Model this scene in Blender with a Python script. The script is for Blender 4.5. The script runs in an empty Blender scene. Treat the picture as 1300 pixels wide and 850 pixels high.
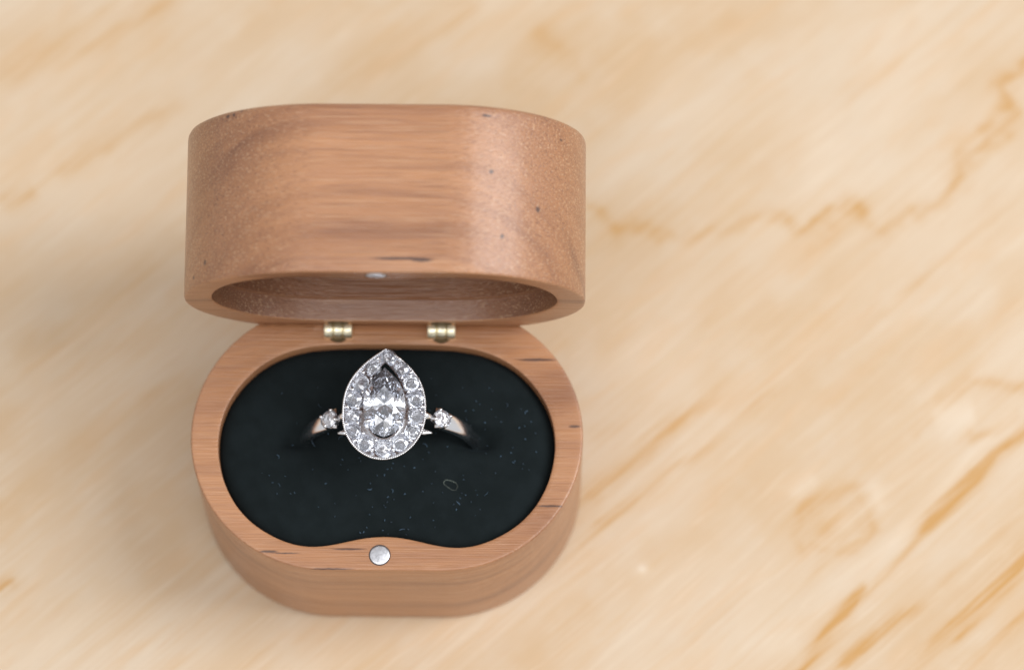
import bpy, bmesh, math, random
import numpy as np
from mathutils import Vector, Matrix

random.seed(7)
rng = np.random.default_rng(11)
sc = bpy.context.scene
COL = sc.collection
MM = 0.001

# ------------------------------------------------------------------ camera
# all layout figures are millimetres; the rim of the open box lies at z = HB
HB = 22.32
F_PX = 4504.0
CAM = np.array([17.556, -143.353, 428.66 + HB])
ELEV, YAW, ROLL = 1.21960, 0.011015, -0.003137
cz = np.array([math.sin(YAW) * math.cos(ELEV), -math.cos(YAW) * math.cos(ELEV), math.sin(ELEV)])
cx = np.cross([0, 0, 1], cz); cx /= np.linalg.norm(cx)
cy = np.cross(cz, cx)
cx, cy = (math.cos(ROLL) * cx + math.sin(ROLL) * cy, -math.sin(ROLL) * cx + math.cos(ROLL) * cy)
cam_data = bpy.data.cameras.new('camera')
cam = bpy.data.objects.new('camera', cam_data)
COL.objects.link(cam)
m = Matrix.Identity(4)
for i in range(3):
    m[i][0], m[i][1], m[i][2], m[i][3] = cx[i], cy[i], cz[i], CAM[i] * MM
cam.matrix_world = m
cam_data.sensor_width = 36.0
cam_data.lens = F_PX / 1300.0 * 36.0
cam_data.clip_start = 0.02
cam_data.clip_end = 20.0
cam_data.dof.use_dof = True
cam_data.dof.focus_distance = 0.4425
cam_data.dof.aperture_fstop = 10.8
cam_data.dof.aperture_blades = 9
sc.camera = cam

# ------------------------------------------------------------------ light
w = bpy.data.worlds.new('World'); sc.world = w; w.use_nodes = True
bg = w.node_tree.nodes['Background']
bg.inputs[0].default_value = (0.98, 0.985, 1.0, 1)
bg.inputs[1].default_value = 0.60


def area(name, loc, target, sx, sy, power, col):
    d = bpy.data.lights.new(name, 'AREA'); d.shape = 'RECTANGLE'
    d.size, d.size_y, d.energy, d.color = sx, sy, power, col
    o = bpy.data.objects.new(name, d); COL.objects.link(o)
    o.location = loc
    o.rotation_euler = (Vector(target) - Vector(loc)).to_track_quat('-Z', 'Y').to_euler()
    return o


area('window_light', (0.80, 0.05, 0.84), (0, 0, 0.02), 0.45, 0.8, 10.8, (0.96, 0.98, 1.0))
area('front_fill', (-0.1, -0.68, 1.66), (0, 0, 0), 1.9, 0.8, 13.4, (1.0, 0.99, 0.98))  # added fill lamp, above and in front, to brighten the stones and front wall

sc.view_settings.view_transform = 'Standard'
sc.view_settings.look = 'None'
sc.view_settings.exposure = 0.0
sc.view_settings.gamma = 1.0
sc.view_settings.use_curve_mapping = False
sc.render.engine = 'CYCLES'
sc.cycles.max_bounces = 24
sc.cycles.transmission_bounces = 20
sc.cycles.glossy_bounces = 10
sc.cycles.diffuse_bounces = 5
sc.cycles.use_denoising = True
sc.cycles.caustics_reflective = True
sc.cycles.sample_clamp_indirect = 6.0


# ------------------------------------------------------------------ helpers
def unproject(px, py, z):
    """photo pixel to a point (mm) on the level plane z"""
    d = (px - 650.0) / F_PX * cx + (425.0 - py) / F_PX * cy - cz
    return CAM + d * ((z - CAM[2]) / d[2])


def link(name, me, mat=None, parent=None):
    o = bpy.data.objects.new(name, me)
    COL.objects.link(o)
    if mat is not None:
        me.materials.append(mat)
    if parent is not None:
        o.parent = parent
    return o


def empty(name, loc, label, cat):
    o = bpy.data.objects.new(name, None)
    COL.objects.link(o)
    o.empty_display_size = 0.01
    o.location = loc
    o['label'] = label
    o['category'] = cat
    return o


def mesh_py(name, verts, faces, smooth=True):
    me = bpy.data.meshes.new(name)
    me.from_pydata([tuple(float(c) * MM for c in v) for v in verts], [], faces)
    bm = bmesh.new(); bm.from_mesh(me)
    bmesh.ops.recalc_face_normals(bm, faces=bm.faces)
    bm.to_mesh(me); bm.free()
    if smooth:
        me.polygons.foreach_set('use_smooth', [True] * len(me.polygons))
    me.update()
    return me


def loft(name, rings, cap0=True, cap1=True, closed=True, smooth=True):
    n = len(rings[0])
    V = [p for r in rings for p in r]
    Fc = []
    for a in range(len(rings) - 1):
        for i in range(n if closed else n - 1):
            j = (i + 1) % n
            Fc.append((a * n + i, a * n + j, (a + 1) * n + j, (a + 1) * n + i))
    if cap0:
        Fc.append(tuple(range(n))[::-1])
    if cap1:
        Fc.append(tuple((len(rings) - 1) * n + i for i in range(n)))
    return mesh_py(name, V, Fc, smooth)


def sharpen(me, deg=35):
    """mark hard edges so that smooth shading stops there"""
    bm = bmesh.new(); bm.from_mesh(me)
    lim = math.radians(deg)
    for e in bm.edges:
        if len(e.link_faces) == 2 and e.calc_face_angle(0) > lim:
            e.smooth = False
    bm.to_mesh(me); bm.free()


def resample(P, n):
    P = np.asarray(P, float)
    Q = np.r_[P, P[:1]]
    s = np.r_[0, np.cumsum(np.hypot(*np.diff(Q, axis=0).T))]
    t = np.linspace(0, s[-1], n, endpoint=False)
    return np.c_[np.interp(t, s, Q[:, 0]), np.interp(t, s, Q[:, 1])]


def blur_closed(P, sig):
    n = len(P); k = np.arange(n); k = np.minimum(k, n - k)
    g = np.exp(-0.5 * (k / sig) ** 2); g /= g.sum()
    F = np.fft.fft(g)
    return np.c_[np.fft.ifft(np.fft.fft(P[:, 0]) * F).real, np.fft.ifft(np.fft.fft(P[:, 1]) * F).real]


NR = 224
BW, BD = 50.0, 35.78


def stadium(inset, n=NR):
    W, D = BW - 2 * inset, BD - 2 * inset
    r, s = D / 2, (W - D) / 2
    a = np.linspace(-math.pi / 2, math.pi / 2, 80)
    P = np.r_[np.c_[s + r * np.cos(a), r * np.sin(a)], np.c_[-s - r * np.cos(a), -r * np.sin(a)]]
    P = resample(P, n * 6)
    k = int(np.argmin(np.abs(P[:, 1]) - P[:, 0] * 10))
    P = np.roll(P, -k, 0)[::6]
    return P


def bean(inset, n=NR):
    half = [(0, 12.3), (5.4, 12.27), (9.8, 12.0), (12, 11.45), (13.7, 10.9), (16.4, 9.3), (18.8, 6.8), (20.5, 4.0),
            (21.35, 1.0), (21.5, -1.3), (21.35, -3.2), (20.6, -6.4), (19.0, -9.5), (16.8, -11.9), (14.0, -13.65),
            (11.6, -14.6), (9.3, -14.95), (6.7, -14.65), (3.8, -13.9), (1.7, -13.5), (0, -13.4)]
    P = half[::-1] + [(-x, y) for x, y in half[1:-1]]   # bottom centre, right, top, left: counter-clockwise
    P = blur_closed(resample(P, 900), 9)
    d = np.roll(P, -1, 0) - np.roll(P, 1, 0)
    nrm = np.c_[-d[:, 1], d[:, 0]]; nrm /= np.linalg.norm(nrm, axis=1)[:, None]
    P = P + nrm * inset
    k = int(np.argmin(np.abs(P[:, 1]) - P[:, 0] * 10))
    return resample(np.roll(P, -k, 0), n)


def at_z(P, z):
    return np.c_[P, np.full(len(P), z)]


# ------------------------------------------------------------------ materials
def new_mat(name):
    mt = bpy.data.materials.new(name); mt.use_nodes = True
    nt = mt.node_tree
    return mt, nt, nt.nodes['Principled BSDF']


def node(nt, kind, **kw):
    n = nt.nodes.new(kind)
    for k, v in kw.items():
        setattr(n, k, v)
    return n


def plug(nt, a, b):
    nt.links.new(a, b)


def math_n(nt, op, a, b=None, clamp=False):
    n = node(nt, 'ShaderNodeMath', operation=op); n.use_clamp = clamp
    for i, v in enumerate((a, b)):
        if v is None:
            continue
        if isinstance(v, (int, float)):
            n.inputs[i].default_value = v
        else:
            plug(nt, v, n.inputs[i])
    return n.outputs[0]


def maprange(nt, v, a, b, c, d, smooth=True):
    n = node(nt, 'ShaderNodeMapRange')
    n.interpolation_type = 'SMOOTHSTEP' if smooth else 'LINEAR'
    plug(nt, v, n.inputs[0])
    for i, x in enumerate((a, b, c, d)):
        n.inputs[1 + i].default_value = x
    return n.outputs[0]


def mix_c(nt, f, a, b, mode='MIX'):
    n = node(nt, 'ShaderNodeMix', data_type='RGBA', blend_type=mode)
    for sock, v in ((n.inputs[0], f), (n.inputs[6], a), (n.inputs[7], b)):
        if isinstance(v, (int, float)):
            sock.default_value = v
        elif isinstance(v, tuple):
            sock.default_value = (*v, 1)
        else:
            plug(nt, v, sock)
    return n.outputs[2]


def noise(nt, vec, scale, detail=3, rough=0.5, dist=0.0, out=0):
    n = node(nt, 'ShaderNodeTexNoise')
    n.inputs['Scale'].default_value = scale
    n.inputs['Detail'].default_value = detail
    n.inputs['Roughness'].default_value = rough
    n.inputs['Distortion'].default_value = dist
    plug(nt, vec, n.inputs['Vector'])
    return n.outputs[out]


def mapping(nt, vec, loc=(0, 0, 0), rot=(0, 0, 0), scale=(1, 1, 1)):
    n = node(nt, 'ShaderNodeMapping')
    n.inputs[1].default_value = loc; n.inputs[2].default_value = rot; n.inputs[3].default_value = scale
    plug(nt, vec, n.inputs[0])
    return n.outputs[0]


def box_wood(name, tint, flecks, slope, seed, pores):
    """varnished fruitwood: solid grain running along x; growth layers lie tilted in y/z"""
    mt, nt, b = new_mat(name)
    tc = node(nt, 'ShaderNodeTexCoord')
    mmv = mapping(nt, tc.outputs['Object'], scale=(1000, 1000, 1000))
    # slow wander of the layers
    wob = noise(nt, mapping(nt, mmv, loc=(seed, 0, 0), scale=(0.035, 0.07, 0.07)), 1.0, 2, 0.5, out=1)
    wv = node(nt, 'ShaderNodeVectorMath', operation='MULTIPLY_ADD')
    plug(nt, wob, wv.inputs[0]); wv.inputs[1].default_value = (0, 5, 5)
    plug(nt, mmv, wv.inputs[2])
    rot = mapping(nt, wv.outputs[0], rot=(slope, 0, 0))
    layer = noise(nt, mapping(nt, rot, loc=(seed, seed, 0), scale=(0.016, 0.06, 0.36)), 1.0, 4, 0.55)
    fine = noise(nt, mapping(nt, rot, loc=(0, seed, 3), scale=(0.05, 0.55, 1.7)), 1.0, 3, 0.6)
    pore = noise(nt, mapping(nt, mmv, scale=(0.12, 6.0, 6.0)), 1.0, 2, 0.6)
    pore2 = noise(nt, mapping(nt, mmv, loc=(9, 4, 2), scale=(0.10, 4.2, 4.2)), 1.0, 2, 0.5)
    cr = node(nt, 'ShaderNodeValToRGB'); e = cr.color_ramp
    plug(nt, layer, cr.inputs[0])
    stops = [(0.26, (0.25, 0.112, 0.058)), (0.40, (0.375, 0.184, 0.094)), (0.52, (0.43, 0.218, 0.112)), (0.66, (0.465, 0.240, 0.127)), (0.8, (0.40, 0.200, 0.104))]
    e.elements[0].position = stops[0][0]; e.elements[0].color = (*stops[0][1], 1)
    e.elements[1].position = stops[-1][0]; e.elements[1].color = (*stops[-1][1], 1)
    for p_, c_ in stops[1:-1]:
        q = e.elements.new(p_); q.color = (*c_, 1)
    # pores open on end grain (faces that look along x) and soak up more finish
    sx_ = node(nt, 'ShaderNodeSeparateXYZ'); plug(nt, tc.outputs['Normal'], sx_.inputs[0])
    endg = maprange(nt, math_n(nt, 'ABSOLUTE', sx_.outputs[0]), 0.15, 0.8, 0.0, 1.0)
    c = mix_c(nt, 1.0, cr.outputs[0], tint, 'MULTIPLY')
    c = mix_c(nt, math_n(nt, 'MULTIPLY', endg, 0.7), c, (0.74, 0.68, 0.64), 'MULTIPLY')
    pw = maprange(nt, endg, 0, 1, pores * 0.55, min(1.0, pores * 1.5), False)
    c = mix_c(nt, maprange(nt, fine, 0.42, 0.68, 0.0, 0.32), c, (0.27, 0.118, 0.062))
    c = mix_c(nt, math_n(nt, 'MULTIPLY', maprange(nt, pore, 0.54, 0.66, 0.0, 1.0), pw), c, (0.16, 0.066, 0.036))
    c = mix_c(nt, math_n(nt, 'MULTIPLY', maprange(nt, pore2, 0.55, 0.67, 0.0, 0.52), pw), c, (0.62, 0.40, 0.24))
    # short dark mineral flecks with a shape of their own (mm centre, half lengths)
    mask = None
    jit = noise(nt, mmv, 1.6, 2, 0.5, out=1)
    jv = node(nt, 'ShaderNodeVectorMath', operation='MULTIPLY_ADD')
    plug(nt, jit, jv.inputs[0]); jv.inputs[1].default_value = (0.5, 0.14, 0.14); plug(nt, mmv, jv.inputs[2])
    for (px, py, pz), (hx, hy, hz) in flecks:
        mp = mapping(nt, jv.outputs[0], scale=(1 / hx, 1 / hy, 1 / hz),
                     loc=(-(px + 0.25) / hx, -(py + 0.07) / hy, -(pz + 0.07) / hz))
        ln = node(nt, 'ShaderNodeVectorMath', operation='LENGTH'); plug(nt, mp, ln.inputs[0])
        v = maprange(nt, ln.outputs['Value'], 0.5, 1.15, 1.0, 0.0)
        mask = v if mask is None else math_n(nt, 'MAXIMUM', mask, v)
    if mask is not None:
        c = mix_c(nt, math_n(nt, 'MULTIPLY', mask, 0.85), c, (0.045, 0.020, 0.017))
    plug(nt, c, b.inputs['Base Color'])
    plug(nt, maprange(nt, fine, 0.3, 0.7, 0.30, 0.38), b.inputs['Roughness'])
    b.inputs['Specular IOR Level'].default_value = 0.6
    b.inputs['Coat Weight'].default_value = 0.34
    b.inputs['Coat Roughness'].default_value = 0.26
    hgt = math_n(nt, 'ADD', math_n(nt, 'MULTIPLY', pore, -0.8), math_n(nt, 'MULTIPLY', pore2, 0.6))
    bp = node(nt, 'ShaderNodeBump'); bp.inputs['Strength'].default_value = 0.7
    bp.inputs['Distance'].default_value = 0.0002
    plug(nt, hgt, bp.inputs['Height']); plug(nt, bp.outputs[0], b.inputs['Normal'])
    return mt


def metal(name, col, rough, bump=0.0):
    mt, nt, b = new_mat(name)
    b.inputs['Base Color'].default_value = (*col, 1)
    b.inputs['Metallic'].default_value = 1.0
    tc = node(nt, 'ShaderNodeTexCoord')
    n = noise(nt, mapping(nt, tc.outputs['Object'], scale=(1000, 1000, 1000)), 3.0, 3)
    plug(nt, maprange(nt, n, 0.3, 0.7, rough * 0.75, rough * 1.3), b.inputs['Roughness'])
    if bump:
        bp = node(nt, 'ShaderNodeBump'); bp.inputs['Strength'].default_value = bump
        bp.inputs['Distance'].default_value = 0.00005
        plug(nt, n, bp.inputs['Height']); plug(nt, bp.outputs[0], b.inputs['Normal'])
    return mt


def gem(name, gloss, haze=0.05):
    mt = bpy.data.materials.new(name); mt.use_nodes = True
    nt = mt.node_tree
    nt.nodes.remove(nt.nodes['Principled BSDF'])
    g = node(nt, 'ShaderNodeBsdfGlass')
    g.inputs['Color'].default_value = (0.99, 0.99, 1.0, 1)
    g.inputs['Roughness'].default_value = 0.0
    g.inputs['IOR'].default_value = 2.42
    gl_ = node(nt, 'ShaderNodeBsdfGlossy'); gl_.inputs['Roughness'].default_value = 0.03
    gl_.inputs['Color'].default_value = (0.93, 0.94, 1.0, 1)
    mx = node(nt, 'ShaderNodeMixShader'); mx.inputs[0].default_value = gloss
    plug(nt, g.outputs[0], mx.inputs[1]); plug(nt, gl_.outputs[0], mx.inputs[2])
    df = node(nt, 'ShaderNodeBsdfDiffuse'); df.inputs['Color'].default_value = (0.86, 0.88, 0.95, 1)
    m2 = node(nt, 'ShaderNodeMixShader'); m2.inputs[0].default_value = haze  # pale diffuse mixed in to lift the stones, standing in for fine sparkle
    plug(nt, mx.outputs[0], m2.inputs[1]); plug(nt, df.outputs[0], m2.inputs[2])
    plug(nt, m2.outputs[0], nt.nodes['Material Output'].inputs[0])
    return mt


M_GOLD = metal('white_gold', (0.90, 0.90, 0.92), 0.2)
M_PAVE = metal('pave_white_gold', (0.78, 0.79, 0.83), 0.28, 0.4)
M_BAND = metal('polished_white_gold', (0.93, 0.93, 0.95), 0.14)
M_SHANK = metal('satin_white_gold', (0.95, 0.95, 0.97), 0.17)
M_BRASS = metal('brass', (0.92, 0.84, 0.62), 0.4, 0.2)
M_BRASS_SHADE = metal('shaded_brass', (0.15, 0.105, 0.06), 0.6, 0.3)  # barrel ends: shade of the gap under the hinge put into the brass colour
M_MAGNET = metal('nickel', (0.80, 0.80, 0.84), 0.34, 0.15)
M_GEM = gem('diamond', 0.05)
M_GEM_BACK = bpy.data.materials.new('diamond_pavilion'); M_GEM_BACK.use_nodes = True
_nt = M_GEM_BACK.node_tree; _nt.nodes.remove(_nt.nodes['Principled BSDF'])
_g = node(_nt, 'ShaderNodeBsdfGlossy'); _g.inputs['Roughness'].default_value = 0.0; _g.inputs['Color'].default_value = (0.96, 0.975, 1.0, 1)
plug(_nt, _g.outputs[0], _nt.nodes['Material Output'].inputs[0])

mt, nt, b = new_mat('black_velvet')
tc = node(nt, 'ShaderNodeTexCoord')
mmv = mapping(nt, tc.outputs['Object'], scale=(1000, 1000, 1000))
nv = noise(nt, mmv, 0.35, 4, 0.6)
plug(nt, mix_c(nt, maprange(nt, nv, 0.35, 0.7, 0, 1), (0.0095, 0.0128, 0.0136), (0.0115, 0.0155, 0.0168)), b.inputs['Base Color'])
b.inputs['Roughness'].default_value = 0.95
b.inputs['Specular IOR Level'].default_value = 0.03
b.inputs['Sheen Weight'].default_value = 0.012
b.inputs['Sheen Roughness'].default_value = 0.35
b.inputs['Sheen Tint'].default_value = (0.45, 0.7, 1.0, 1)
bp = node(nt, 'ShaderNodeBump'); bp.inputs['Strength'].default_value = 0.4; bp.inputs['Distance'].default_value = 0.0001
plug(nt, noise(nt, mmv, 9.0, 2), bp.inputs['Height']); plug(nt, bp.outputs[0], b.inputs['Normal'])
M_VELVET = mt


def lint_mat(name, col):
    mt, nt, b = new_mat(name)
    tc = node(nt, 'ShaderNodeTexCoord')
    n = noise(nt, mapping(nt, tc.outputs['Object'], scale=(1000, 1000, 1000)), 0.8, 1)
    c2 = tuple(v * 0.3 for v in col)
    plug(nt, mix_c(nt, maprange(nt, n, 0.35, 0.65, 0, 1), col, c2), b.inputs['Base Color'])
    b.inputs['Roughness'].default_value = 0.8
    return mt


M_LINT = lint_mat('blue_lint', (0.06, 0.11, 0.165))
M_LOOP = lint_mat('pale_lint', (0.16, 0.19, 0.16))

# ------------------------------------------------------------------ table top
STROKES = [  # photo pixels of the darker summer-wood lines, half width in mm, strength, wander in mm
    ([(960, 900), (1015, 850), (1062, 790), (1095, 745)], 0.6, 1.5, .2), ([(1060, 800), (1120, 735), (1200, 650)], .5, .3, .2), ([(1090, 850), (1180, 755), (1300, 650)], .4, .28, .2), ([(1230, 850), (1300, 780), (1330, 750)], .55, .45, .2), ([(1055, 850), (1110, 805), (1180, 760)], 0.8, .9, .3),
    ([(1150, 850), (1215, 790), (1262, 745), (1330, 680)], 0.75, 1.0, .25), ([(1205, 822), (1245, 782), (1300, 728)], 0.5, .55, .2),
    ([(1158, 690), (1185, 658), (1222, 620), (1262, 575), (1300, 548), (1340, 515)], 0.72, 1.35, .25),
    ([(1225, 560), (1262, 545), (1300, 520)], 0.9, .35, .4), ([(1165, 555), (1195, 515), (1235, 482), (1270, 488), (1320, 495)], 1.1, .36, .7),
    ([(1030, 695), (1012, 676), (1030, 645), (1060, 625), (1090, 617), (1098, 640), (1108, 665), (1090, 690), (1060, 697), (1040, 690)], 0.9, .42, .8), ([(1045, 668), (1085, 655)], 2.2, .26, .8),
    ([(1005, 690), (1030, 660), (1050, 640)], 0.5, .3, .4),
    ([(740, 690), (800, 640), (850, 600), (920, 545), (1000, 480)], 0.9, .34, .5),
    ([(720, 650), (780, 605), (830, 565), (880, 520), (940, 465)], 1.1, .30, .5), ([(740, 560), (790, 545), (850, 500)], 1.3, .15, .5),
    ([(742, 262), (765, 278), (785, 294), (810, 288), (832, 300), (870, 304), (915, 296), (960, 284), (1000, 276), (1012, 296), (1040, 280),
      (1075, 262), (1095, 285), (1122, 296), (1150, 275), (1190, 262), (1212, 240), (1212, 210), (1245, 190), (1290, 150), (1275, 110), (1310, 80)], 1.1, .40, 1.1),
    ([(0, 120), (60, 85), (130, 52), (190, 18), (230, -10)], 1.5, .36, .5), ([(0, 105), (90, 45), (150, 5)], 1.0, .15, .5),
    ([(60, 230), (110, 200), (160, 165), (215, 140)], 1.6, .28, .6), ([(0, 262), (20, 250), (45, 235)], 1.4, .30, .5),
    ([(-5, 750), (6, 741), (22, 735)], 0.6, .9, .1), ([(0, 540), (80, 490), (190, 420)], 2.2, .14, .7), ([(20, 640), (110, 560), (230, 480)], 2.0, .12, .7),
    ([(440, 110), (520, 60), (600, 10)], 2.0, .16, .7), ([(690, 40), (712, 75), (738, 92)], 1.5, .28, .8), ([(985, 210), (1060, 150), (1090, 120)], 2.4, .10, 1.0),
    ([(1130, 385), (1200, 330), (1300, 250)], 1.2, .20, .5), ([(1090, 425), (1160, 370), (1240, 300)], 0.9, .14, .5), ([(870, 820), (960, 740)], .5, .18, .2),
    ([(1020, 740), (1110, 640), (1200, 560)], 0.6, .16, .3), ([(1000, 480), (1060, 440), (1130, 385)], 1.2, .12, .5), ([(770, 160), (850, 90), (920, 30)], 2.5, .08, .8),
    ([(80, 850), (180, 780), (290, 700)], 1.3, .12, .4), ([(300, 850), (360, 815)], .8, .12, .3), ([(860, 420), (960, 350), (1060, 300)], 1.6, .10, .6),
]
PALES = [([(1030, 610), (1012, 622)], 1.2, .9), ([(812, 719), (816, 721)], .5, 1.0), ([(1180, 530), (1240, 520)], 2.6, .6), ([(1110, 610), (1118, 650)], 1.0, .7),
         ([(1060, 655), (1075, 660)], 1.3, .35), ([(1075, 745), (1180, 640), (1300, 500)], .8, .45), ([(930, 820), (1020, 810)], 3.0, .3)]
TZ = 0.0
gx = np.r_[np.linspace(-230, -64, 12), np.arange(-62, 96, 0.42), np.linspace(98, 260, 12)]
gy = np.r_[np.linspace(-130, -32, 8), np.arange(-31, 80, 0.42), np.linspace(82, 210, 10)]
X, Y = np.meshgrid(gx, gy)
nx, ny = len(gx), len(gy)


def value_noise(x, y, s, seed):
    r = np.random.default_rng(seed); T = r.random((128, 128))
    u, v = x * s + 500, y * s + 500
    i, j = np.floor(u).astype(int), np.floor(v).astype(int)
    fu, fv = u - i, v - j
    fu, fv = fu * fu * (3 - 2 * fu), fv * fv * (3 - 2 * fv)
    g = lambda a, b_: T[a % 128, b_ % 128]
    return (g(i, j) * (1 - fu) * (1 - fv) + g(i + 1, j) * fu * (1 - fv) + g(i, j + 1) * (1 - fu) * fv + g(i + 1, j + 1) * fu * fv) - 0.5


def stroke_field(pts, hw, wander, seed, one_sided=0.35):
    q = np.array([unproject(a, b_, TZ)[:2] for a, b_ in pts])
    xx = X + wander * (2.2 * value_noise(X, Y, 0.22, seed) + 1.2 * value_noise(X, Y, 0.7, seed + 1))
    yy = Y + wander * (2.2 * value_noise(X, Y, 0.22, seed + 2) + 1.2 * value_noise(X, Y, 0.7, seed + 3))
    best = np.full(X.shape, 1e9); along = np.zeros(X.shape)
    seg_l = np.hypot(*(q[1:] - q[:-1]).T); tot = seg_l.sum(); acc = 0.0
    for a, c, sl in zip(q[:-1], q[1:], seg_l):
        d = c - a; L = d @ d
        t = np.clip(((xx - a[0]) * d[0] + (yy - a[1]) * d[1]) / L, 0, 1)
        dd = np.hypot(xx - a[0] - t * d[0], yy - a[1] - t * d[1])
        along = np.where(dd < best, (acc + t * sl) / tot, along); acc += sl
        best = np.minimum(best, dd)
    # a crisp line with a softer flank, as summer wood has, fading along its length
    f = 0.75 * np.exp(-(best / (.8 * hw)) ** 2) + 0.32 * np.exp(-(best / (2.2 * hw)) ** 2)
    e_ = np.clip(np.minimum(along, 1 - along) / 0.16, 0, 1) if (tot > 3 and wander < .65) else np.ones(X.shape)
    return f * (0.3 + 0.7 * e_ * e_ * (3 - 2 * e_)) * (0.78 + 0.9 * value_noise(X, Y, 0.13, seed + 4))


fig = np.zeros(X.shape); pale = np.zeros(X.shape)
for k, (pts, hw, st, wd) in enumerate(STROKES):
    fig = np.maximum(fig, st * stroke_field(pts, hw, wd, 40 + 7 * k)) * 0.9 + 0.1 * (fig + st * stroke_field(pts, hw, wd, 40 + 7 * k))
for k, (pts, hw, st) in enumerate(PALES):
    pale = np.maximum(pale, st * stroke_field(pts, hw, .3, 400 + 7 * k))
fig = np.clip(fig * 1.7, 0, 1)
verts = np.c_[X.ravel(), Y.ravel(), np.zeros(X.size)] * MM
idx = np.arange(nx * ny).reshape(ny, nx)
quads = np.stack([idx[:-1, :-1], idx[:-1, 1:], idx[1:, 1:], idx[1:, :-1]], -1).reshape(-1, 4)
# skirt and underside, so that the board has thickness
loop = np.r_[idx[0, :], idx[1:, -1], idx[-1, -2::-1], idx[-2:0:-1, 0]]
low = verts[loop].copy(); low[:, 2] = -0.018
nb = len(verts); L = len(loop)
sk = [(int(loop[i]), nb + i, nb + (i + 1) % L, int(loop[(i + 1) % L])) for i in range(L)]
me = bpy.data.meshes.new('table')
me.from_pydata(np.r_[verts, low].tolist(), [], quads.tolist() + sk + [tuple(range(nb, nb + L))[::-1]])
at = me.attributes.new('figure', 'FLOAT_COLOR', 'POINT')
cols = np.zeros((nb + L, 4), np.float32)
cols[:nb, 0] = fig.ravel(); cols[:nb, 1] = np.clip(pale, 0, 1).ravel(); cols[:, 3] = 1
at.data.foreach_set('color', cols.ravel())
me.update()

mt, nt, b = new_mat('plywood_face')
tc = node(nt, 'ShaderNodeTexCoord')
mmv = mapping(nt, tc.outputs['Object'], scale=(1000, 1000, 1000))
gr = mapping(nt, mmv, rot=(0, 0, math.radians(-42)))
big = noise(nt, mapping(nt, gr, scale=(0.018, 0.05, 1)), 1.0, 3, 0.55, 0.4)
mid = noise(nt, mapping(nt, gr, scale=(0.06, 0.30, 1)), 1.0, 4, 0.55, 0.6)
fib2 = noise(nt, mapping(nt, gr, loc=(5, 3, 0), scale=(0.035, 0.85, 1)), 1.0, 3, 0.65)
fib = noise(nt, mapping(nt, gr, scale=(0.12, 2.2, 1)), 1.0, 3, 0.6)
blot = noise(nt, mmv, 0.09, 3, 0.5)
att = node(nt, 'ShaderNodeAttribute', attribute_name='figure')
sep = node(nt, 'ShaderNodeSeparateColor'); plug(nt, att.outputs['Color'], sep.inputs[0])
c = mix_c(nt, maprange(nt, big, 0.3, 0.7, 0, 1), (0.540, 0.378, 0.228), (0.605, 0.480, 0.352))
c = mix_c(nt, maprange(nt, blot, 0.42, 0.7, 0, 0.55), c, (0.585, 0.47, 0.35))
c = mix_c(nt, maprange(nt, mid, 0.5, 0.72, 0, 0.40), c, (0.58, 0.375, 0.205))
c = mix_c(nt, maprange(nt, fib2, 0.5, 0.72, 0, 0.32), c, (0.54, 0.355, 0.18))
c = mix_c(nt, maprange(nt, fib2, 0.28, 0.46, 0.22, 0), c, (0.70, 0.58, 0.44))
c = mix_c(nt, maprange(nt, fib, 0.5, 0.75, 0, 0.30), c, (0.54, 0.35, 0.21))
c = mix_c(nt, maprange(nt, fib, 0.28, 0.45, 0.25, 0.0), c, (0.72, 0.59, 0.46))
c = mix_c(nt, math_n(nt, 'MULTIPLY', sep.outputs[1], 0.7), c, (0.70, 0.60, 0.48))
fm = math_n(nt, 'MULTIPLY', math_n(nt, 'MULTIPLY', sep.outputs[0], maprange(nt, fib, 0.25, 0.7, 0.7, 1.15)), maprange(nt, fib2, 0.36, 0.62, 0.45, 1.2))
c = mix_c(nt, math_n(nt, 'MINIMUM', fm, 0.92), c, (0.49, 0.26, 0.075))
plug(nt, c, b.inputs['Base Color'])
plug(nt, maprange(nt, fib, 0.3, 0.7, 0.50, 0.62), b.inputs['Roughness'])
b.inputs['Specular IOR Level'].default_value = 0.4
bp = node(nt, 'ShaderNodeBump'); bp.inputs['Strength'].default_value = 0.25; bp.inputs['Distance'].default_value = 0.0001
plug(nt, fib, bp.inputs['Height']); plug(nt, bp.outputs[0], b.inputs['Normal'])
table = link('table', me, mt)
table['kind'] = 'structure'
table['label'] = 'pale plywood table top with orange grain lines under the box'

# ------------------------------------------------------------------ ring box
LA = 1.41229                    # how far the lid stands open
YA, ZA = BD / 2 - 3.062, HB - 0.11   # hinge axis
HL = 20.98
KCH = math.tan(math.radians(43))


def lid_local(px, py):
    """photo pixel to the point on the lid's outer wall, in the lid's own (closed) frame, origin on the hinge axis"""
    d = (px - 650.0) / F_PX * cx + (425.0 - py) / F_PX * cy - cz
    c, s = math.cos(LA), math.sin(LA)

    def loc(P):
        y, z = P[1] - YA, P[2] - ZA
        return np.array([P[0], y * c - z * s, y * s + z * c])
    o, dd = loc(CAM), loc(CAM + d) - loc(CAM)
    dd = dd / np.linalg.norm(dd); t = 330.0
    for _ in range(200):
        q = o + dd * t
        sx = max(abs(q[0]) - (BW - BD) / 2, 0)
        h = math.hypot(sx, q[1] + YA) - BD / 2
        if h < 0.01:
            break
        t += max(h, 0.01)
    return o + dd * t


box = empty('ring_box', (0, 0, 0), 'small oval wooden ring box standing open, lined with black velvet', 'ring box')

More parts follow.
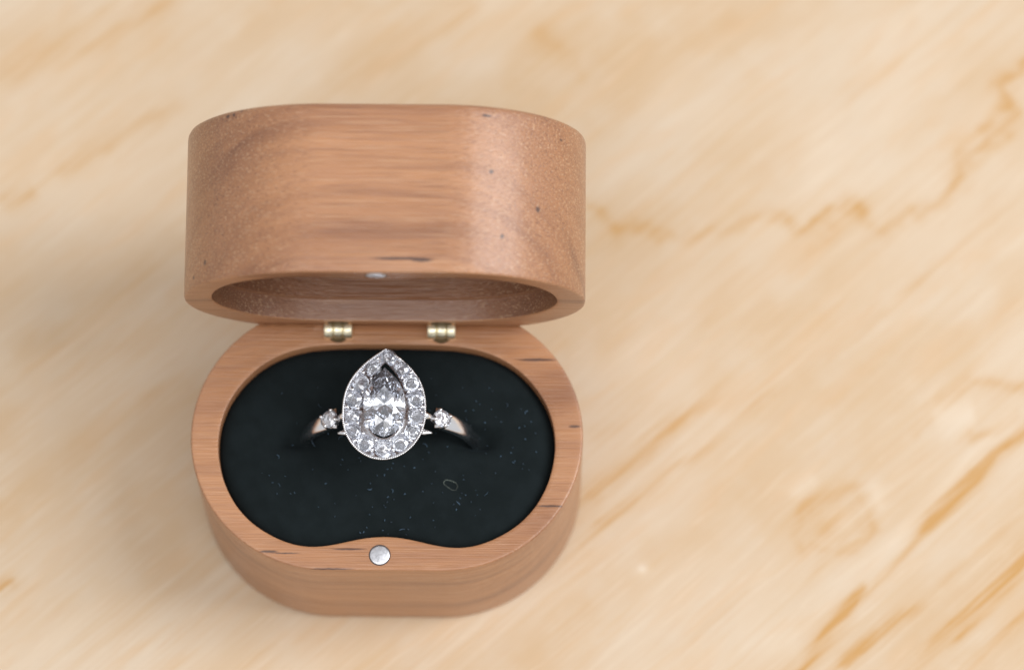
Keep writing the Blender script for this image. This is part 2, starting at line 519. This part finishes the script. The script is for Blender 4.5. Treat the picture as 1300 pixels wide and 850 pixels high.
rim_flecks = []
for x0, y0, x1, y1, hw in [(659, 456, 704, 457, .30), (682, 642, 716, 642, .24), (722, 541, 737, 541, .28),
                           (330, 699, 352, 700, .26), (345, 700, 378, 703, .14), (422, 694, 462, 699, .2), (395, 720, 446, 723, .16), (283, 671, 290, 674, .22)]:
    a, c_ = unproject(x0, y0, HB), unproject(x1, y1, HB)
    mid_ = (a + c_) / 2
    rim_flecks.append((tuple(mid_), (max((c_[0] - a[0]) / 2 * 1.25, .3), hw * .72, 0.5)))
rim_flecks = [((p[0], p[1], p[2]), h) for p, h in rim_flecks]
lid_flecks = []
for px, py, hx, hz in [(511, 328, 4.0, .22), (535, 330, 1.5, .26), (618, 147, .8, .22), (638, 300, .34, .34), (683, 266, .34, .45), (624, 218, .3, .3), 
                       (306, 138, .3, .5), (297, 146, .25, .3), (289, 148, .25, .3), (260, 333, .35, .4), (246, 352, .25, .3), (712, 178, .2, .2)]:
    q = lid_local(px, py)
    lid_flecks.append((tuple(q), (hx, 0.45, hz)))

M_BASE = box_wood('box_wood', (1.0, 0.925, 0.82), rim_flecks, math.radians(-20), 3.0, 0.34)
M_LID = box_wood('lid_wood', (0.97, 0.885, 0.765), lid_flecks, math.radians(42), 17.0, 0.62)


def shell(name, h, floor, flip, step):
    """wooden half of the box: outer wall, rim with inner lip, hollow. flip = +1 rim up at z=h, else rim at z=0 down"""
    rings = []

    def put(P, z):
        rings.append(np.c_[P, np.full(len(P), z) if np.isscalar(z) else z])
    for ins, z in ((1.0, 0.0), (0.55, 0.06), (0.22, 0.26), (0.05, 0.6), (0, 1.0), (0, h * .4), (0, h * .8), (0, h - 2.95), (0, h - 0.32), (0.05, h - 0.12), (0.16, h - 0.03), (0.34, h)):
        put(stadium(ins), z)
    o, i_ = stadium(0.34), bean(-0.16)
    for t in (0.16, 0.33, 0.5, 0.67, 0.84, 1.0):
        put(o * (1 - t) + i_ * t, h)
    put(bean(-0.05), h - 0.05)
    put(bean(0.0), h - 0.18)
    if step:
        put(bean(0.0), h - 2.6); put(bean(0.05), h - 2.75); put(bean(0.55), h - 2.8); put(bean(0.7), h - 2.95)
        put(bean(0.7), floor + 1.2); put(bean(1.0), floor + .35); put(bean(1.9), floor)
    else:
        put(bean(0.0), floor)
    for r in rings:     # the back edge is planed off so that the halves can swing apart
        lim = h - np.maximum(0, r[:, 1] - YA) * KCH
        r[:, 2] = np.minimum(r[:, 2], lim)
    if flip < 0:
        for r in rings:
            r[:, 2] = h - r[:, 2]
            r[:, 1] -= YA
            r[:, 2] += HB - ZA
    me = loft(name, rings)
    sharpen(me, 40)
    return me


base = link('base', shell('base', HB, 3.0, 1, False), M_BASE, box)
base['label'] = 'thick oval wooden base with a bean shaped hollow'
lid = link('lid', shell('lid', HL, 3.2, -1, True), M_LID, box)
lid.data.materials.append(box_wood('lid_hollow_shaded', (0.60, 0.50, 0.43), [], math.radians(42), 17.0, 0.62))
for pl in lid.data.polygons:      # hollow tinted darker: the shade inside it is put into the wood colour
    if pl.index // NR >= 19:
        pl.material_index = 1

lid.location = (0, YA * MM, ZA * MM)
lid.rotation_euler = (-LA, 0, 0)
lid['label'] = 'raised oval wooden lid with its hollow facing down'


def lathe(name, prof, n=40, axis='z', smooth=True, hard=40):
    a = np.linspace(0, 2 * math.pi, n, endpoint=False)
    rings = []
    for r, z in prof:
        p = np.c_[r * np.cos(a), r * np.sin(a), np.full(n, z)]
        if axis == 'x':
            p = p[:, [2, 0, 1]]
        rings.append(p)
    me = loft(name, rings)
    sharpen(me, hard)
    return me


mag = lathe('magnet', [(1.24, -1.0), (1.24, .03), (1.21, .07), (1.12, .10), (.02, .10)], 48)
mg = link('magnet', mag, M_MAGNET, base)
mg.location = (-0.58 * MM, -15.9 * MM, HB * MM)
mg['label'] = 'round silver magnet in the front of the rim'
mg2 = link('magnet', mag, None, lid)
mg2.location = (-0.5 * MM, (-15.95 - YA) * MM, (HB - ZA) * MM)
mg2.rotation_euler = (math.pi, 0, 0)
# dark glue gap round the magnet
mt, nt, b = new_mat('glue')
b.inputs['Base Color'].default_value = (0.05, 0.035, 0.03, 1); b.inputs['Roughness'].default_value = .7
gl = lathe('glue_ring', [(1.24, -.5), (1.37, -.5), (1.37, .022), (1.24, .022)], 40)
for par, mo in ((base, mg), (lid, mg2)):
    g = link('glue_ring', gl, mt if not gl.materials else None, par)
    g.location = mo.location; g.rotation_euler = mo.rotation_euler

# barrel hinges
for hx in (-6.53, 6.75):
    knuckle = []
    prof = []
    wk = 3.7 / 3
    for k in range(3):
        z0 = -1.85 + k * wk
        rr = 1.12 if k == 1 else 1.2
        prof += [(rr - .16, z0 + .015), (rr - .04, z0 + .12), (rr, z0 + .22), (rr, z0 + wk - .22), (rr - .04, z0 + wk - .12), (rr - .16, z0 + wk - .015)]
    prof = [(0.05, -1.85)] + prof + [(0.05, 1.85)]
    h = link('hinge', lathe('hinge', prof, 28, 'x', hard=60), M_BRASS, box)
    h.location = (hx * MM, 14.15 * MM, (HB + 0.25) * MM)
    cup = link('barrel', lathe('barrel', [(1.5, -7), (1.5, -.1), (1.4, .06), (.1, .06)], 32), M_BRASS_SHADE, h)
    cup.location = (0, -0.25 * MM, -0.25 * MM)
    cup2 = link('barrel', cup.data, None, h)
    cup2.location = (0, 0.55 * MM, .45 * MM); cup2.rotation_euler = (math.pi - LA, 0, 0)

# velvet cushion: two soft rolls meeting in the slit that holds the ring
SLIT_Y = -0.2
ncr = 60
out_c = bean(0.0, 160)
cen = np.array([0.0, -1.2])
CV = HB - 0.55
rings = [at_z(bean(0.02, 160), 3.0), at_z(bean(0.02, 160), CV - 2.0)]
for k in range(ncr):
    t = 1 - k / ncr
    P = cen + (bean(0.02, 160) - cen) * t
    edge = (1 - t) * 18.0
    z = CV - 1.3 * np.exp(-(edge / 0.9)) + 0.5 * (1 - t * t)
    dy = np.abs(P[:, 1] - SLIT_Y)
    on = np.exp(-((np.abs(P[:, 0]) - 11.4) / 2.2) ** 2)
    zz = z + on * (-1.5 - .9 * (P[:, 0] > 0)) * (1 * np.exp(-(dy / 1.5) ** 4)) + .05 * np.sin(P[:, 0] * 2.1 + P[:, 1] * 1.3)
    rings.append(np.c_[P, zz])
cush = link('velvet_cushion', loft('velvet_cushion', rings), M_VELVET, box)


def velvet_z(x, y):
    t = min(1.0, math.hypot((x - cen[0]) / 21.4, (y - cen[1]) / 13.5))
    return CV + 0.5 * (1 - t * t) - 1.3 * math.exp(-(1 - t) * 18 / .9)


# ------------------------------------------------------------------ engagement ring
TILT = math.radians(8)
ROLLR = math.radians(-1.5)
PXMM = 10.12
CFS = math.cos(math.radians(20.1) + TILT)
HZ = HB + 8.0
hc = unproject(487.5, 525, HZ)          # middle of the widest line of the halo
RH = 13.1                              # from ring centre to the halo face
Rm = Matrix.Rotation(-TILT, 4, 'X') @ Matrix.Rotation(ROLLR, 4, 'Y')
u = Rm @ Vector((0, 0, 1))
cen_r = Vector(hc) - u * RH - (Rm @ Vector((0, -1.2, 0)))
ring = empty('engagement_ring', tuple(cen_r * MM), 'white gold ring with a pear diamond inside a pear halo, standing in black velvet', 'ring')
ring.rotation_euler = Rm.to_euler()
HV = -1.2                               # local y of the halo's widest line


def loc_px(px, py, lift=0.0):
    """photo pixel to the halo face plane (ring frame)"""
    return np.array([(px - 487.5) / PXMM, HV - (py - 525) / PXMM / CFS, RH + lift])


def pear(hw, vt, vb, n=160, p=2.65):
    a = np.linspace(0, math.pi, 400)
    v = vt * np.cos(np.linspace(0, math.pi / 2, 200))[::-1]
    x = hw * (1 - (v / vt) ** p)
    up = np.c_[x, v]                                  # right side, widest to tip
    a = np.linspace(-math.pi / 2, 0, 200)
    lo = np.c_[hw * np.cos(a), vb * np.sin(a)]         # bottom centre to right
    half = np.r_[lo[:-1], up]
    P = np.r_[half, (half * [-1, 1])[::-1][1:-1]]
    return resample(P, n)


HWo, VTo, VBo = 53 / PXMM, 82 / PXMM / CFS, 57 / PXMM / CFS
NP = 200
outer = pear(HWo - .12, VTo - .2, VBo - .12, NP)
outer_low = pear(HWo - .5, VTo - .7, VBo - .5, NP)
offs = np.array([0.03, (525 - 518.5) / PXMM / CFS])
innerh = pear(2.45, 58.0 / PXMM / CFS, 37.0 / PXMM / CFS, NP) + offs
chan_o = outer + (innerh - outer) * 0.07
chan_i = outer + (innerh - outer) * 0.93
T = lambda P, z: np.c_[P[:, 0], P[:, 1] + HV, np.full(len(P), RH + z)]
halo_r = [T(outer * .88, -.85), T(outer * .95, -0.5), T(outer, -.1), T(outer * .995, 0.02), T(chan_o, 0.03), T(chan_o * .995, -.28), T(outer * .45 + innerh * .55, -.5),
          T(chan_i, -.28), T(chan_i, 0.0), T(innerh, 0.0), T(innerh, -.10), T(offs + (innerh - offs) * 1.05, -.55)]
hv = loft('halo_setting', halo_r + [halo_r[0]], False, False)
sharpen(hv, 35)
halo = link('halo_setting', hv, M_PAVE, ring)
halo['label'] = 'pear shaped pave frame with beaded edge'


def balls(name, pts, rads, sub=2):
    bm = bmesh.new()
    for p, r in zip(pts, rads):
        bmesh.ops.create_icosphere(bm, subdivisions=sub, radius=r * MM, matrix=Matrix.Translation(Vector(p) * MM))
    me = bpy.data.meshes.new(name); bm.to_mesh(me); bm.free()
    me.polygons.foreach_set('use_smooth', [True] * len(me.polygons))
    return me


edge = pear(HWo - .08, VTo - .10, VBo - .08, 150)
mil = link('milgrain_edge', balls('milgrain_edge', T(edge, 0.05), [0.14] * len(edge)), M_GOLD, halo)
mil['kind'] = 'stuff'


def brilliant(name, outline=None, rad=1.0, depth=.86, table=.55, crown=.33, shift=None):
    """faceted stone: 8 mains, 8 stars, 16 upper and 16 lower girdle facets; outline(theta) stretches it"""
    V = []; Fc = []

    def pt(r, th, z):
        x, y = r * math.cos(th), r * math.sin(th)
        if outline is not None:
            s = outline(th); x, y = x * s, y * s
        else:
            x, y = x * rad, y * rad
        V.append((x, y, z * rad)); return len(V) - 1
    q = math.pi / 8; o = math.pi / 2
    tb = [pt(table, o + 2 * q * k, crown) for k in range(8)]
    rs = 0.78
    zs = crown * (1 - rs * math.cos(q)) / (1 - table)
    st = [pt(rs, o + 2 * q * k + q, zs) for k in range(8)]
    gt = [pt(1, o + q * k, .02) for k in range(16)]
    gb = [pt(1, o + q * k, -.025) for k in range(16)]
    rl = 0.24
    zl = -depth * (1 - rl * math.cos(q))
    lo = [pt(rl, o + 2 * q * k + q, zl) for k in range(8)]
    cu = len(V); V.append((0, 0, -depth * rad))
    if outline is not None and shift is not None:
        V[cu] = (0, shift, -depth * rad)
        for i in lo:
            V[i] = (V[i][0], V[i][1] + shift * (1 - rl), V[i][2])
    Fc.append(tuple(tb))
    for k in range(8):
        k1 = (k + 1) % 8; km = (k - 1) % 8
        Fc.append((tb[k], st[k], tb[k1]))
        Fc.append((tb[k], st[km], gt[2 * k])); Fc.append((tb[k], gt[2 * k], st[k]))
        Fc.append((st[k], gt[2 * k], gt[2 * k + 1])); Fc.append((st[k], gt[2 * k + 1], gt[(2 * k + 2) % 16]))
        Fc.append((lo[k], gb[2 * k], gb[2 * k + 1])); Fc.append((lo[k], gb[2 * k + 1], gb[(2 * k + 2) % 16]))
        Fc.append((cu, lo[km], gb[2 * k])); Fc.append((cu, gb[2 * k], lo[k]))
    for k in range(16):
        k1 = (k + 1) % 16
        Fc.append((gt[k], gt[k1], gb[k1], gb[k]))
    me = mesh_py(name, V, Fc, smooth=False)
    me.materials.append(M_GEM); me.materials.append(M_GEM_BACK)
    for pl in me.polygons:                                # the facets below the girdle turn all light back
        pl.material_index = 1 if pl.center.z < -.03 * rad * MM else 0
    return me


# centre stone
cs = pear(2.62, 46.5 / PXMM / CFS, 34.5 / PXMM / CFS, 720)
cang = np.arctan2(cs[:, 1], cs[:, 0]); crad = np.hypot(cs[:, 0], cs[:, 1])
od = np.argsort(cang); cang, crad = cang[od], crad[od]


def pear_r(th):
    th = (th + math.pi) % (2 * math.pi) - math.pi
    return float(np.interp(th, cang, crad, period=2 * math.pi))


centre = link('centre_stone', brilliant('centre_stone', pear_r, 2.62, 0.90, .50, .36, .5), None, ring)
centre.location = Vector((offs[0], offs[1] + HV, RH + .32)) * MM
centre.rotation_euler = (math.radians(11), 0, 0)
centre['label'] = 'large pear cut diamond in the middle'

# halo stones
HS = [(492, 453), (508, 468), (521, 486), (527.5, 507), (529, 528), (524, 547), (509, 561), (487, 567.5), (465, 561), (449, 547), (446, 528), (449, 507), (457, 486), (473, 468)]
stones = [brilliant('halo_stone', None, 1.05, d_, t_, c__) for d_, t_, c__ in ((.84, .54, .33), (.74, .50, .36), (.79, .46, .40))]
cents = []
for k, (a, c_) in enumerate(HS):
    p = loc_px(a, c_, 0.02); cents.append(p)
    s = link('halo_stone', stones[(k * 2) % 3], None, ring)
    s.location = Vector(p) * MM
    s.rotation_euler = (Matrix.Rotation(rng.normal(.17, .12), 3, 'X') @ Matrix.Rotation(rng.normal(0, .14), 3, 'Y') @ Matrix.Rotation(rng.uniform(0, 6.28), 3, 'Z')).to_euler()
    s.scale = (.90,) * 3 if k in (0, 1, 13) else (rng.uniform(.97, 1.02),) * 3
pts = []; rads = []
for k in range(14):
    a, c_ = cents[k], cents[(k + 1) % 14]
    mid_ = (a + c_) / 2; d = (c_ - a)[:2]; nrm = np.array([d[1], -d[0]]); nrm /= np.linalg.norm(nrm)
    for s_ in (.68, -.68, -.92):
        if k in (0, 13) and (s_ > 0 or s_ < -.9):
            continue
        q = mid_.copy(); q[:2] += nrm * s_ * (1 if s_ > 0 else 1); q[2] = RH + .12
        pts.append(q); rads.append(.24 if abs(s_) < .9 else .16)
beads = link('bead_prongs', balls('bead_prongs', pts, rads), M_BAND, halo)
beads['kind'] = 'stuff'


def tube(name, path, rads, n=16, flat=1.0):
    """tapered tube along a path; rounded ends"""
    path = [np.array(p, float) for p in path]
    rings = []
    for i, p in enumerate(path):
        t = path[min(i + 1, len(path) - 1)] - path[max(i - 1, 0)]
        t /= np.linalg.norm(t)
        ref = np.array([0, 1, 0]) if abs(t[1]) < .9 else np.array([1, 0, 0])
        a = np.cross(t, ref); a /= np.linalg.norm(a); b_ = np.cross(t, a)
        th = np.linspace(0, 2 * math.pi, n, endpoint=False)
        rings.append(p + rads[i] * (np.cos(th)[:, None] * a * flat + np.sin(th)[:, None] * b_))
    return loft(name, rings)


# claws over the lower shoulders of the centre stone, and the basket under it
for px, py, sx in ((465.5, 537, 1), (508.5, 538, -1)):
    p = loc_px(px, py)
    path = [p + [0, 0, -2.0], p + [0, 0, 0.15], p + [.10 * sx, .02, .45], p + [.32 * sx, .08, .62], p + [.55 * sx, .14, .60], p + [.66 * sx, .17, .52]]
    link('claw', tube('claw', path, [.36, .36, .36, .33, .26, .06], 14), M_GOLD, ring)
bas = [T(pear(1.5, 2.6, 2.2, 80) + offs, -1.9), T(pear(1.8, 3.0, 2.5, 80) + offs, -1.7), T(pear(1.8, 3.0, 2.5, 80) + offs, -2.2), T(pear(1.5, 2.6, 2.2, 80) + offs, -2.4)]
link('gallery_rail', loft('gallery_rail', bas + [bas[0]], False, False), M_GOLD, ring)

# band: tapered court section, from one side stone round to the other
RB = 11.3
A0 = math.radians(33)
rings = []
nb_ = 120
for k in range(nb_ + 1):
    f = k / nb_
    ang = A0 + f * (2 * math.pi - 2 * A0)            # from the top, clockwise
    e = min(f, 1 - f) * 2
    wd = 1.36 - .3 * min(1, e * 3)                     # half width
    th = 0.78 - .08 * min(1, e * 3)
    cs_, sn_ = math.cos(ang), math.sin(ang)
    sec = []
    for j in range(24):
        q = 2 * math.pi * j / 24
        a_ = wd * math.copysign(abs(math.cos(q)) ** 0.75, math.cos(q))
        r_ = th * math.copysign(abs(math.sin(q)) ** 0.8, math.sin(q)) * (1.0 if math.sin(q) > 0 else .7)
        rr = RB + r_
        sec.append((rr * sn_, a_, rr * cs_))
    rings.append(np.array(sec))
band = link('band', loft('band', rings), M_SHANK, ring)

# side stones, each in a four claw cup on a shoulder
sstone = brilliant('side_stone', None, 1.22, .78, .56, .33)
for sx in (-1, 1):
    px, py = ((419, 530.5) if sx < 0 else (555.5, 534.5))
    ang = math.radians(36) * sx
    R = Matrix.Rotation(ang * .72, 4, 'Y')
    rc = 11.62
    pos = Vector((math.sin(ang) * rc, -0.35, math.cos(ang) * rc))
    s = link('side_stone', sstone, None, ring)
    nrm = R @ Vector((0, 0, 1))
    s.location = (pos + nrm * .75) * MM
    s.rotation_euler = R.to_euler()
    s['label'] = 'small round diamond on the shoulder'
    cup = lathe('cup', [(.45, -1.9), (.75, -1.5), (.98, -.2), (1.02, .02), (.92, .02), (.3, -1.0)], 28)
    cu_ = link('side_setting', cup, M_GOLD, ring)
    cu_.location = s.location; cu_.rotation_euler = s.rotation_euler
    for k in range(4):
        a = (.35 if sx > 0 else math.pi - .35) + k * math.pi / 2
        ca, sa = math.cos(a), math.sin(a)
        path = [(.8 * ca, .8 * sa, -1.4), (1.12 * ca, 1.12 * sa, -.1), (1.12 * ca, 1.12 * sa, .2), (1.0 * ca, 1.0 * sa, .36), (.85 * ca, .85 * sa, .36)]
        pr = link('prong', tube('prong', path, [.2, .22, .24, .22, .05], 12), M_GOLD, cu_)
    # shoulder bridge from cup to halo and the little gallery bar below
    p0 = pos + Vector((-sx * .7, 0, .2)); p1 = Vector((sx * 4.6, HV + .5, RH - 1.0))
    link('bridge', tube('bridge', [tuple(p0), tuple((p0 + p1) / 2 + Vector((0, 0, .1))), tuple(p1)], [.55, .45, .5], 14), M_GOLD, ring)
    g0 = loc_px(487.5 + sx * 40, 535, -2.6); g1 = loc_px(487.5 + sx * 60, 537.5, -2.6)
    g0[2] = g1[2] = RH - 2.6
    link('gallery_bar', tube('gallery_bar', [g0, (g0 + g1) / 2, g1], [.42, .40, .1], 12, .7), M_GOLD, ring)

# ------------------------------------------------------------------ lint on the velvet
bm_v = []; bm_f = []


def add_tube(path, r, n=5):
    s0 = len(bm_v)
    P = [np.array(p, float) for p in path]
    for i, p in enumerate(P):
        t = P[min(i + 1, len(P) - 1)] - P[max(i - 1, 0)]; t /= (np.linalg.norm(t) + 1e-9)
        a = np.cross(t, [0, 0, 1.0]); a /= (np.linalg.norm(a) + 1e-9); b_ = np.cross(t, a)
        for k in range(n):
            q = 2 * math.pi * k / n
            bm_v.append(tuple(p + r * (math.cos(q) * a + math.sin(q) * b_)))
    for i in range(len(P) - 1):
        for k in range(n):
            k1 = (k + 1) % n
            bm_f.append((s0 + i * n + k, s0 + i * n + k1, s0 + (i + 1) * n + k1, s0 + (i + 1) * n + k))
    bm_f.append(tuple(s0 + k for k in range(n))); bm_f.append(tuple(s0 + (len(P) - 1) * n + k for k in range(n))[::-1])


seeds = [(342, 603), (362, 604), (404, 643), (346, 612), (355, 615), (305, 621), (322, 624), (295, 525), (300, 510), (626, 474), (642, 490), (666, 540), (621, 492), (636, 535), (664, 588),
         (606, 628), (588, 603), (562, 625), (584, 632), (550, 660), (552, 668), (569, 675), (510, 671), (518, 671), (607, 668), (630, 661), (628, 649), (663, 594), (553, 550), (610, 600), (616, 545), (526, 594), (425, 655), (405, 674), (457, 675), (604, 622), (629, 600), (576, 640), (574, 680), (640, 652)]
for k in range(170):
    if k < len(seeds):
        p = unproject(*seeds[k], HB - .2)
        x, y = p[0], p[1]
    else:
        while True:
            x, y = random.uniform(-20, 20), random.uniform(-14, 11)
            if math.hypot(x / 20, (y + 1.2) / 12.5) < .97 and (x > -4 or random.random() < .4) and y < 4 + random.random() * 6:
                break
    ln = random.uniform(.08, .24) if random.random() < .93 else random.uniform(.5, .9)
    a = random.uniform(0, 6.28); cv = random.uniform(-1.2, 1.2)
    z = velvet_z(x, y) + .05
    path = [(x + ln * (t - .5) * math.cos(a + cv * t), y + ln * (t - .5) * math.sin(a + cv * t), z + .06 * math.sin(3 * t)) for t in (0, .25, .5, .75, 1)]
    add_tube(path, random.uniform(.03, .065))
lint = link('lint', mesh_py('lint', bm_v, bm_f), M_LINT)
lint['kind'] = 'stuff'
lint['label'] = 'scattered blue lint specks on the black velvet'
lint['category'] = 'lint'

bm_v, bm_f = [], []
pxl = [(563, 611), (566, 608), (572, 609), (579, 612), (581, 616), (579, 621), (574, 621), (568, 617), (564, 614), (563, 611)]
path = []
for a, c_ in pxl:
    p = unproject(a, c_, HB + .1)
    path.append((p[0], p[1], velvet_z(p[0], p[1]) + .07))
add_tube(path, .038, 6)
lp = link('lint_fibre', mesh_py('lint_fibre', bm_v, bm_f), M_LOOP)
lp['label'] = 'tiny pale fibre curled into a loop on the black velvet'
lp['category'] = 'fibre'
